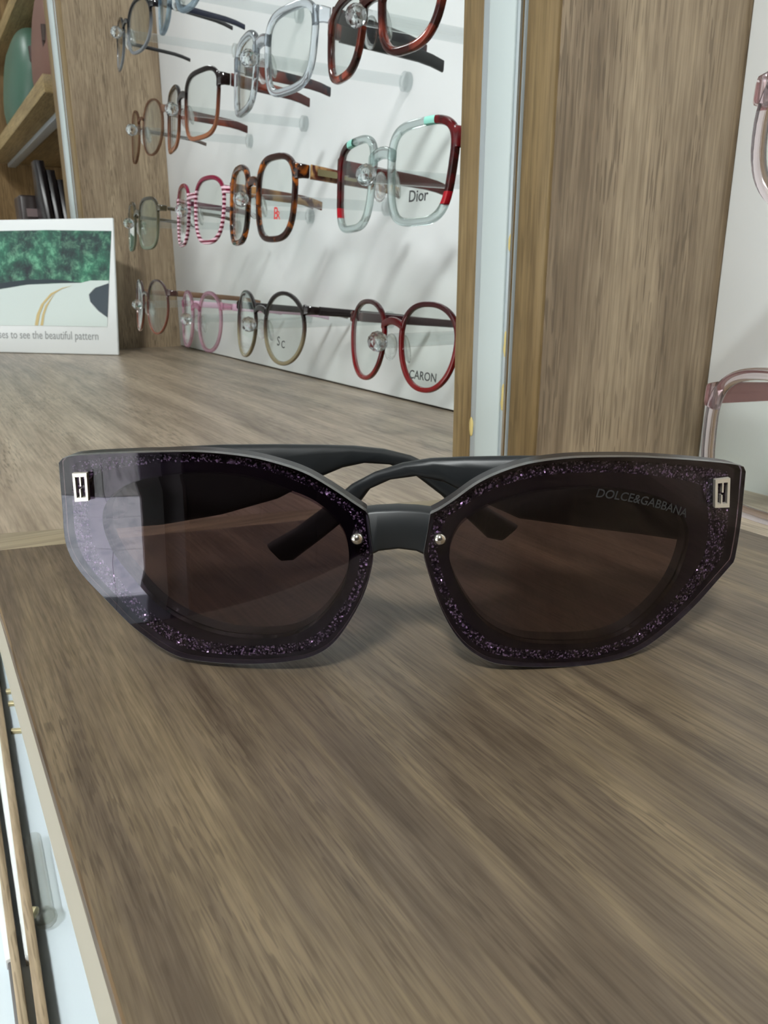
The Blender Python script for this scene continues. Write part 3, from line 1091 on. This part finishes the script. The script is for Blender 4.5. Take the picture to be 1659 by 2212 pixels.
# ------------------------------------------------------------------ the sunglasses
D0 = 0.1438      # distance of the front's middle from the camera foot
R_WRAP = 0.17
LEAN = 0.05
sg = empty('sunglasses', (D0 * math.sin(HEAD), D0 * math.cos(HEAD), 0), (0, 0, -HEAD))
tag(sg, 'dark purple wraparound sunglasses with folded temples on the walnut riser', 'sunglasses')


def surf(x, z):
    return x * x / (2 * R_WRAP) + LEAN * z


def s_pt(px, py, off=0.0):
    """pixel -> point on the front surface in the sunglasses' own frame"""
    d = cray(px, py)
    y = 0.0
    for _ in range(30):
        t_ = (D0 + y + off) / d.y
        p_ = d * t_
        y = surf(p_.x, H + p_.z)
    return Vector((p_.x, y + off, H + p_.z))


def s_plane(px, py, y):
    d = cray(px, py)
    t_ = (D0 + y) / d.y
    return Vector((d.x * t_, y, H + d.z * t_))


OUT_L = [(127, 995), (150, 986), (200, 982), (245, 980), (341, 977), (437, 977), (534, 987), (606, 1004), (664, 1025), (722, 1059), (765, 1088), (794, 1107), (799, 1151), (805, 1190), (805, 1215), (789, 1276), (760, 1334), (722, 1387), (678, 1416), (620, 1429), (534, 1434), (437, 1428), (370, 1411), (293, 1358), (232, 1298), (172, 1233), (143, 1175), (135, 1093)]
IN_L = [(222, 1120), (240, 1075), (300, 1040), (420, 1024), (540, 1034), (630, 1066), (678, 1087), (722, 1122), (746, 1160), (753, 1208), (746, 1257), (722, 1300), (683, 1343), (635, 1370), (572, 1378), (495, 1373), (428, 1354), (370, 1325), (327, 1291), (290, 1248), (245, 1190)]
OUT_R = [(1611, 1010), (1582, 1003), (1503, 995), (1386, 988), (1289, 988), (1221, 991), (1143, 1002), (1079, 1022), (1030, 1046), (982, 1080), (948, 1102), (930, 1110), (923, 1154), (916, 1193), (918, 1212), (938, 1276), (962, 1334), (991, 1380), (1026, 1412), (1069, 1432), (1143, 1440), (1240, 1439), (1313, 1429), (1377, 1407), (1435, 1368), (1499, 1310), (1552, 1251), (1586, 1212), (1599, 1134)]
IN_R = [(1486, 1165), (1476, 1120), (1440, 1084), (1380, 1066), (1290, 1056), (1180, 1062), (1084, 1083), (1035, 1105), (996, 1134), (979, 1163), (972, 1193), (974, 1222), (991, 1266), (1021, 1315), (1060, 1354), (1123, 1383), (1191, 1390), (1264, 1388), (1313, 1380), (1367, 1354), (1425, 1300), (1464, 1241)]


def spline(poly, corners, k=6):
    """Catmull-Rom through the outline, broken at sharp corners"""
    n = len(poly)
    P_ = [Vector(q) for q in poly]
    out = []
    for i in range(n):
        p1, p2 = P_[i], P_[(i + 1) % n]
        p0 = P_[i - 1] if poly[i] not in corners else p1 * 2 - p2
        p3 = P_[(i + 2) % n] if poly[(i + 1) % n] not in corners else p2 * 2 - p1
        for j in range(k):
            t_ = j / k
            out.append(0.5 * ((2 * p1) + (p2 - p0) * t_ + (2 * p0 - 5 * p1 + 4 * p2 - p3) * t_ ** 2 + (3 * p1 - p0 - 3 * p2 + p3) * t_ ** 3))
    return out


CORNERS = {(127, 995), (794, 1107), (1611, 1010), (930, 1110), (1586, 1212)}


_zmin = min(s_pt(*q).z for q in OUT_L + OUT_R)
for _ in range(12):      # slide the front until its lowest point just touches the board
    D0 *= H / (H - _zmin + 0.0002)
    _zmin = min(s_pt(*q).z for q in OUT_L + OUT_R)
sg.location = (D0 * math.sin(HEAD), D0 * math.cos(HEAD), 0)


def polar(poly, c, N=120, smooth=2):
    """resample a star-shaped outline at N equal angles round c"""
    out = []
    n = len(poly)
    for k in range(N):
        a = 2 * math.pi * k / N
        d = Vector((math.cos(a), math.sin(a)))
        best = None
        for i in range(n):
            p_, q_ = Vector(poly[i]) - c, Vector(poly[(i + 1) % n]) - c
            e_ = q_ - p_
            den = d.x * e_.y - d.y * e_.x
            if abs(den) < 1e-9:
                continue
            t_ = (p_.x * e_.y - p_.y * e_.x) / den
            u_ = (p_.x * d.y - p_.y * d.x) / den
            if t_ > 0 and -1e-6 <= u_ <= 1 + 1e-6 and (best is None or t_ > best):
                best = t_
        out.append(best)
    for _ in range(smooth):
        out = [(out[i - 1] + 2 * out[i] + out[(i + 1) % N]) / 4 for i in range(N)]
    return [c + Vector((math.cos(2 * math.pi * k / N), math.sin(2 * math.pi * k / N))) * out[k] for k in range(N)]


M_tint = thin_mat('plum_tinted_lens', (0.49, 0.415, 0.425, 1), 1.5, 0.008, 0.004, (0.92, 0.93, 1.0, 1))
M_border = thin_mat('plum_lens_border', (0.60, 0.53, 0.62, 1), 1.5, 0.008, 0.004, (0.92, 0.93, 1.0, 1))
M_fframe = principled('black_gloss_frame', srgb(20, 17, 22), 0.3, spec=0.5)
M_edge = principled('smoky_lens_edge', srgb(84, 84, 84), 0.25, spec=0.6)
# glitter: flakes with their own tilt; white ones paint the glints into the colour
t = NT('purple_glitter')
vo = t.n('ShaderNodeTexVoronoi')
vo.inputs['Scale'].default_value = 3000
t.l(t.coords((1, 1, 1.0)), vo.inputs['Vector'])
sb = t.n('ShaderNodeVectorMath', operation='SUBTRACT')
t.l(vo.outputs['Color'], sb.inputs[0])
sb.inputs[1].default_value = (0.5, 0.5, 0.5)
scn = t.n('ShaderNodeVectorMath', operation='SCALE')
t.l(sb.outputs[0], scn.inputs[0])
scn.inputs['Scale'].default_value = 1.5
geo = t.n('ShaderNodeNewGeometry')
ad = t.n('ShaderNodeVectorMath', operation='ADD')
t.l(geo.outputs['Normal'], ad.inputs[0])
t.l(scn.outputs[0], ad.inputs[1])
nm = t.n('ShaderNodeVectorMath', operation='NORMALIZE')
t.l(ad.outputs[0], nm.inputs[0])
p = t.n('ShaderNodeBsdfPrincipled')
wn = t.n('ShaderNodeTexWhiteNoise', noise_dimensions='3D')
t.l(vo.outputs['Position'], wn.inputs['Vector'])
flk = t.ramp(wn.outputs['Value'], [(0.74, srgb(40, 34, 46)), (0.84, srgb(255, 252, 255))])
t.l(flk, p.inputs['Base Color'])
p.inputs['Metallic'].default_value = 0.35
p.inputs['Roughness'].default_value = 0.25
t.l(nm.outputs[0], p.inputs['Normal'])
t.l(p.outputs[0], t.out.inputs[0])
M_glit = t.m

T_SH = 0.0016      # thickness of the shield lens
FR_OFF = 0.0018    # frame starts behind it


def sheet(bm, rows, off0, off1, centre=None):
    """closed plate between offsets off0 (front) and off1 (back); rows = rings of pixel points from rim inwards"""
    N = len(rows[0])
    lay = []
    for off in (off0, off1):
        vs = []
        for rw in rows:
            vs.append([bm.verts.new(q + Vector((0, off, 0))) for q in rw])
        for a, b in zip(vs, vs[1:]):
            for i in range(N):
                bm.faces.new((a[i], a[(i + 1) % N], b[(i + 1) % N], b[i]))
        if centre is not None:
            c = bm.verts.new(centre + Vector((0, off, 0)))
            for i in range(N):
                bm.faces.new((vs[-1][i], vs[-1][(i + 1) % N], c))
        lay.append(vs)
    for i in range(N):
        bm.faces.new((lay[0][0][i], lay[0][0][(i + 1) % N], lay[1][0][(i + 1) % N], lay[1][0][i]))
    if centre is None:
        for i in range(N):
            bm.faces.new((lay[0][-1][i], lay[0][-1][(i + 1) % N], lay[1][-1][(i + 1) % N], lay[1][-1][i]))


NP = 240
frame_bm = bmesh.new()
lens_obj = {}
for key, OUT, INN, c in (('L', OUT_L, IN_L, Vector((520, 1200))), ('R', OUT_R, IN_R, Vector((1220, 1205)))):
    po = polar(spline(OUT, CORNERS), c, NP, 0)
    pi_ = polar(spline(INN, ()), c, NP, 6)
    ring = lambda f: [s_pt(*(pi_[i].lerp(po[i], f))) for i in range(NP)]
    o3 = ring(1.0)
    # shield lens
    bm = bmesh.new()
    rim_in = [pi_[i].lerp(po[i], 0.02) for i in range(NP)]
    rows = [[s_pt(*(c.lerp(rim_in[i], f))) for i in range(NP)] for f in (1.0, 0.85, 0.7, 0.55, 0.4, 0.25, 0.1)]
    sheet(bm, rows, 0.0, T_SH, s_pt(*c))
    ln = from_bm('lens', bm, M_tint, sg, angle=60)
    # darker-backed border of the same shield, where the frame shows through
    bm = bmesh.new()
    sheet(bm, [o3, ring(0.8), ring(0.6), ring(0.4), ring(0.2), [s_pt(*q) for q in rim_in]], 0.0, T_SH)
    from_bm('lens_border', bm, M_border, ln, angle=60)
    lens_obj[key] = ln
    # smoky polished edge round the shield
    bm = bmesh.new()
    sheet(bm, [[q for q in ring(1.006)], ring(1.0)], -0.00002, T_SH + 0.0001)
    from_bm('lens_edge', bm, M_edge, ln)
    # glitter band behind the shield
    bm = bmesh.new()
    sheet(bm, [ring(0.82), ring(0.46)], T_SH + 0.00008, FR_OFF - 0.00002)
    from_bm('glitter_band', bm, M_glit, ln)
    # black rear frame ring
    inset = [s_pt(*(pi_[i].lerp(po[i], 0.985))) for i in range(NP)]
    sheet(frame_bm, [inset, ring(0.75), ring(0.5), ring(0.25), ring(0.0)], FR_OFF, FR_OFF + 0.0036)
# bridge between the two lenses
bt = [(790, 1109), (815, 1106), (861, 1104), (905, 1106), (937, 1110)]
bb = [(800, 1206), (818, 1196), (861, 1191), (900, 1196), (922, 1206)]
rings = []
for (a, b) in zip(bt, bb):
    A, B = s_pt(*a), s_pt(*b)
    rings.append([A + Vector((0, 0.0010, -0.0006)), A + Vector((0, 0.0016, 0)), A + Vector((0, 0.0052, 0)), A + Vector((0, 0.0056, -0.0006)),
                  B + Vector((0, 0.0056, 0.0006)), B + Vector((0, 0.0052, 0)), B + Vector((0, 0.0016, 0)), B + Vector((0, 0.0010, 0.0006))])
bm = bmesh.new()
add_loft(bm, rings)
from_bm('frame_front', frame_bm, M_fframe, sg, angle=50)
from_bm('bridge', bm, M_black, sg, angle=50)
# hinge blocks at both ends, tucked behind the front
for px in (190, 1545):
    q = s_pt(px, 1040)
    bm = bmesh.new()
    add_box(bm, (q.x - 0.004, q.y + FR_OFF + 0.003, q.z - 0.010), (q.x + 0.004, q.y + FR_OFF + 0.010, q.z - 0.001), 0.001)
    from_bm('hinge', bm, M_black, sg)
# rivets
for px, py in ((772, 1161), (950, 1162)):
    q = s_pt(px, py)
    bm = bmesh.new()
    add_sphere(bm, (q.x, q.y - 0.0006, q.z), (0.00128, 0.00125, 0.00128), 20, 12)
    from_bm('rivet', bm, M_chrome, sg)
M_emb = principled('satin_silver', srgb(226, 220, 206), 0.3, metal=0.55)
# emblem plates: frame with two offset bars
for (corners, key) in (([(160, 1020), (191, 1019), (195, 1079), (166, 1081)], 'L'), ([(1541, 1034), (1573, 1030), (1571, 1093), (1540, 1094)], 'R')):
    P = [s_pt(*q) for q in corners]

    def ep(u, v):
        return P[0].lerp(P[1], u).lerp(P[3].lerp(P[2], u), v)
    bm = bmesh.new()
    for (u0, v0, u1, v1) in ((0, 0, 1, 0.135), (0, 0.865, 1, 1), (0, 0.1, 0.17, 0.9), (0.83, 0.1, 1, 0.9), (0.46, 0.1, 0.56, 0.47), (0.40, 0.56, 0.50, 0.9)):
        qs = [ep(u0, v0), ep(u1, v0), ep(u1, v1), ep(u0, v1)]
        a = [bm.verts.new(q + Vector((0, -0.0011, 0))) for q in qs]
        b = [bm.verts.new(q + Vector((0, 0.0001, 0))) for q in qs]
        bm.faces.new(a)
        bm.faces.new(b)
        for i in range(4):
            bm.faces.new((a[i], a[(i + 1) % 4], b[(i + 1) % 4], b[i]))
    from_bm('emblem', bm, M_emb, lens_obj[key], smooth=False)
# grey printed word along the right lens
me = text_mesh('DOLCE&GABBANA', 0.0026, 0.00001, align='CENTER', bold=0.00003)
qc = s_pt(1392, 1082)
A_, B_ = s_pt(1298, 1062), s_pt(1485, 1105)
sl = math.atan2(B_.z - A_.z, B_.x - A_.x)
wid = max(v_.co.x for v_ in me.vertices) - min(v_.co.x for v_ in me.vertices)
sx_ = (B_ - A_).length / wid
for v_ in me.vertices:
    x_, y_ = v_.co.x * sx_, v_.co.y * 0.95
    y_ -= (x_ ** 2) * 6.0
    X_ = qc.x + x_ * math.cos(sl) - y_ * math.sin(sl)
    Z_ = qc.z + x_ * math.sin(sl) + y_ * math.cos(sl)
    v_.co = Vector((X_, surf(X_, Z_) - 0.00006 - v_.co.z, Z_))
link('lettering', me, principled('grey_lens_print', srgb(40, 41, 43), 0.6), lens_obj['R'])


# folded temples
def folded_temple(tops, bots, ys, th):
    rings = []
    for a, b, y in zip(tops, bots, ys):
        A, B = s_plane(*a, y), s_plane(*b, y)
        c = (A + B) / 2
        hv = (A - B) / 2
        ring_ = []
        for u, v in rrect(1.0, 1.0, 0.2):
            pass
        for sy, sz in ((-1, 0.55), (-0.75, 0.86), (-0.3, 1.0), (0.3, 1.0), (0.75, 0.86), (1, 0.55), (1, -0.55), (0.75, -0.86), (0.3, -1.0), (-0.3, -1.0), (-0.75, -0.86), (-1, -0.55)):
            ring_.append(c + hv * sz + Vector((0, sy * th / 2, 0)))
        rings.append(ring_)
    bm = bmesh.new()
    add_loft(bm, rings)
    return from_bm('temple', bm, M_black, sg, angle=60)


# right-hand temple, folded first: hinge at the right, tip behind the left lens
folded_temple([(1550, 1016), (1490, 1002), (1380, 990), (1250, 985), (1120, 985), (1000, 987), (930, 990), (870, 1000), (810, 1020), (760, 1046), (705, 1092), (640, 1140), (590, 1168), (578, 1176)],
              [(1550, 1150), (1490, 1168), (1380, 1152), (1250, 1136), (1120, 1118), (1030, 1078), (960, 1040), (900, 1027), (845, 1034), (800, 1054), (757, 1112), (690, 1166), (634, 1208), (612, 1210)],
              [0.0215, 0.0222, 0.0230, 0.0240, 0.0250, 0.0262, 0.0270, 0.0280, 0.0292, 0.0305, 0.0325, 0.0345, 0.0360, 0.0364], 0.0036)
# left-hand temple, folded over it: tip behind the right lens
folded_temple([(165, 992), (250, 976), (350, 967), (480, 961), (600, 960), (700, 961), (765, 963), (830, 970), (887, 984), (930, 1004), (990, 1046), (1050, 1094), (1100, 1124), (1118, 1134)],
              [(165, 1130), (250, 1140), (350, 1132), (480, 1110), (600, 1076), (690, 1030), (740, 1009), (785, 999), (841, 1002), (895, 1024), (950, 1066), (1010, 1120), (1052, 1160), (1080, 1166)],
              [0.0225, 0.0245, 0.0270, 0.0300, 0.0330, 0.0350, 0.0365, 0.0375, 0.0385, 0.0395, 0.0405, 0.0415, 0.0425, 0.0430], 0.0036)
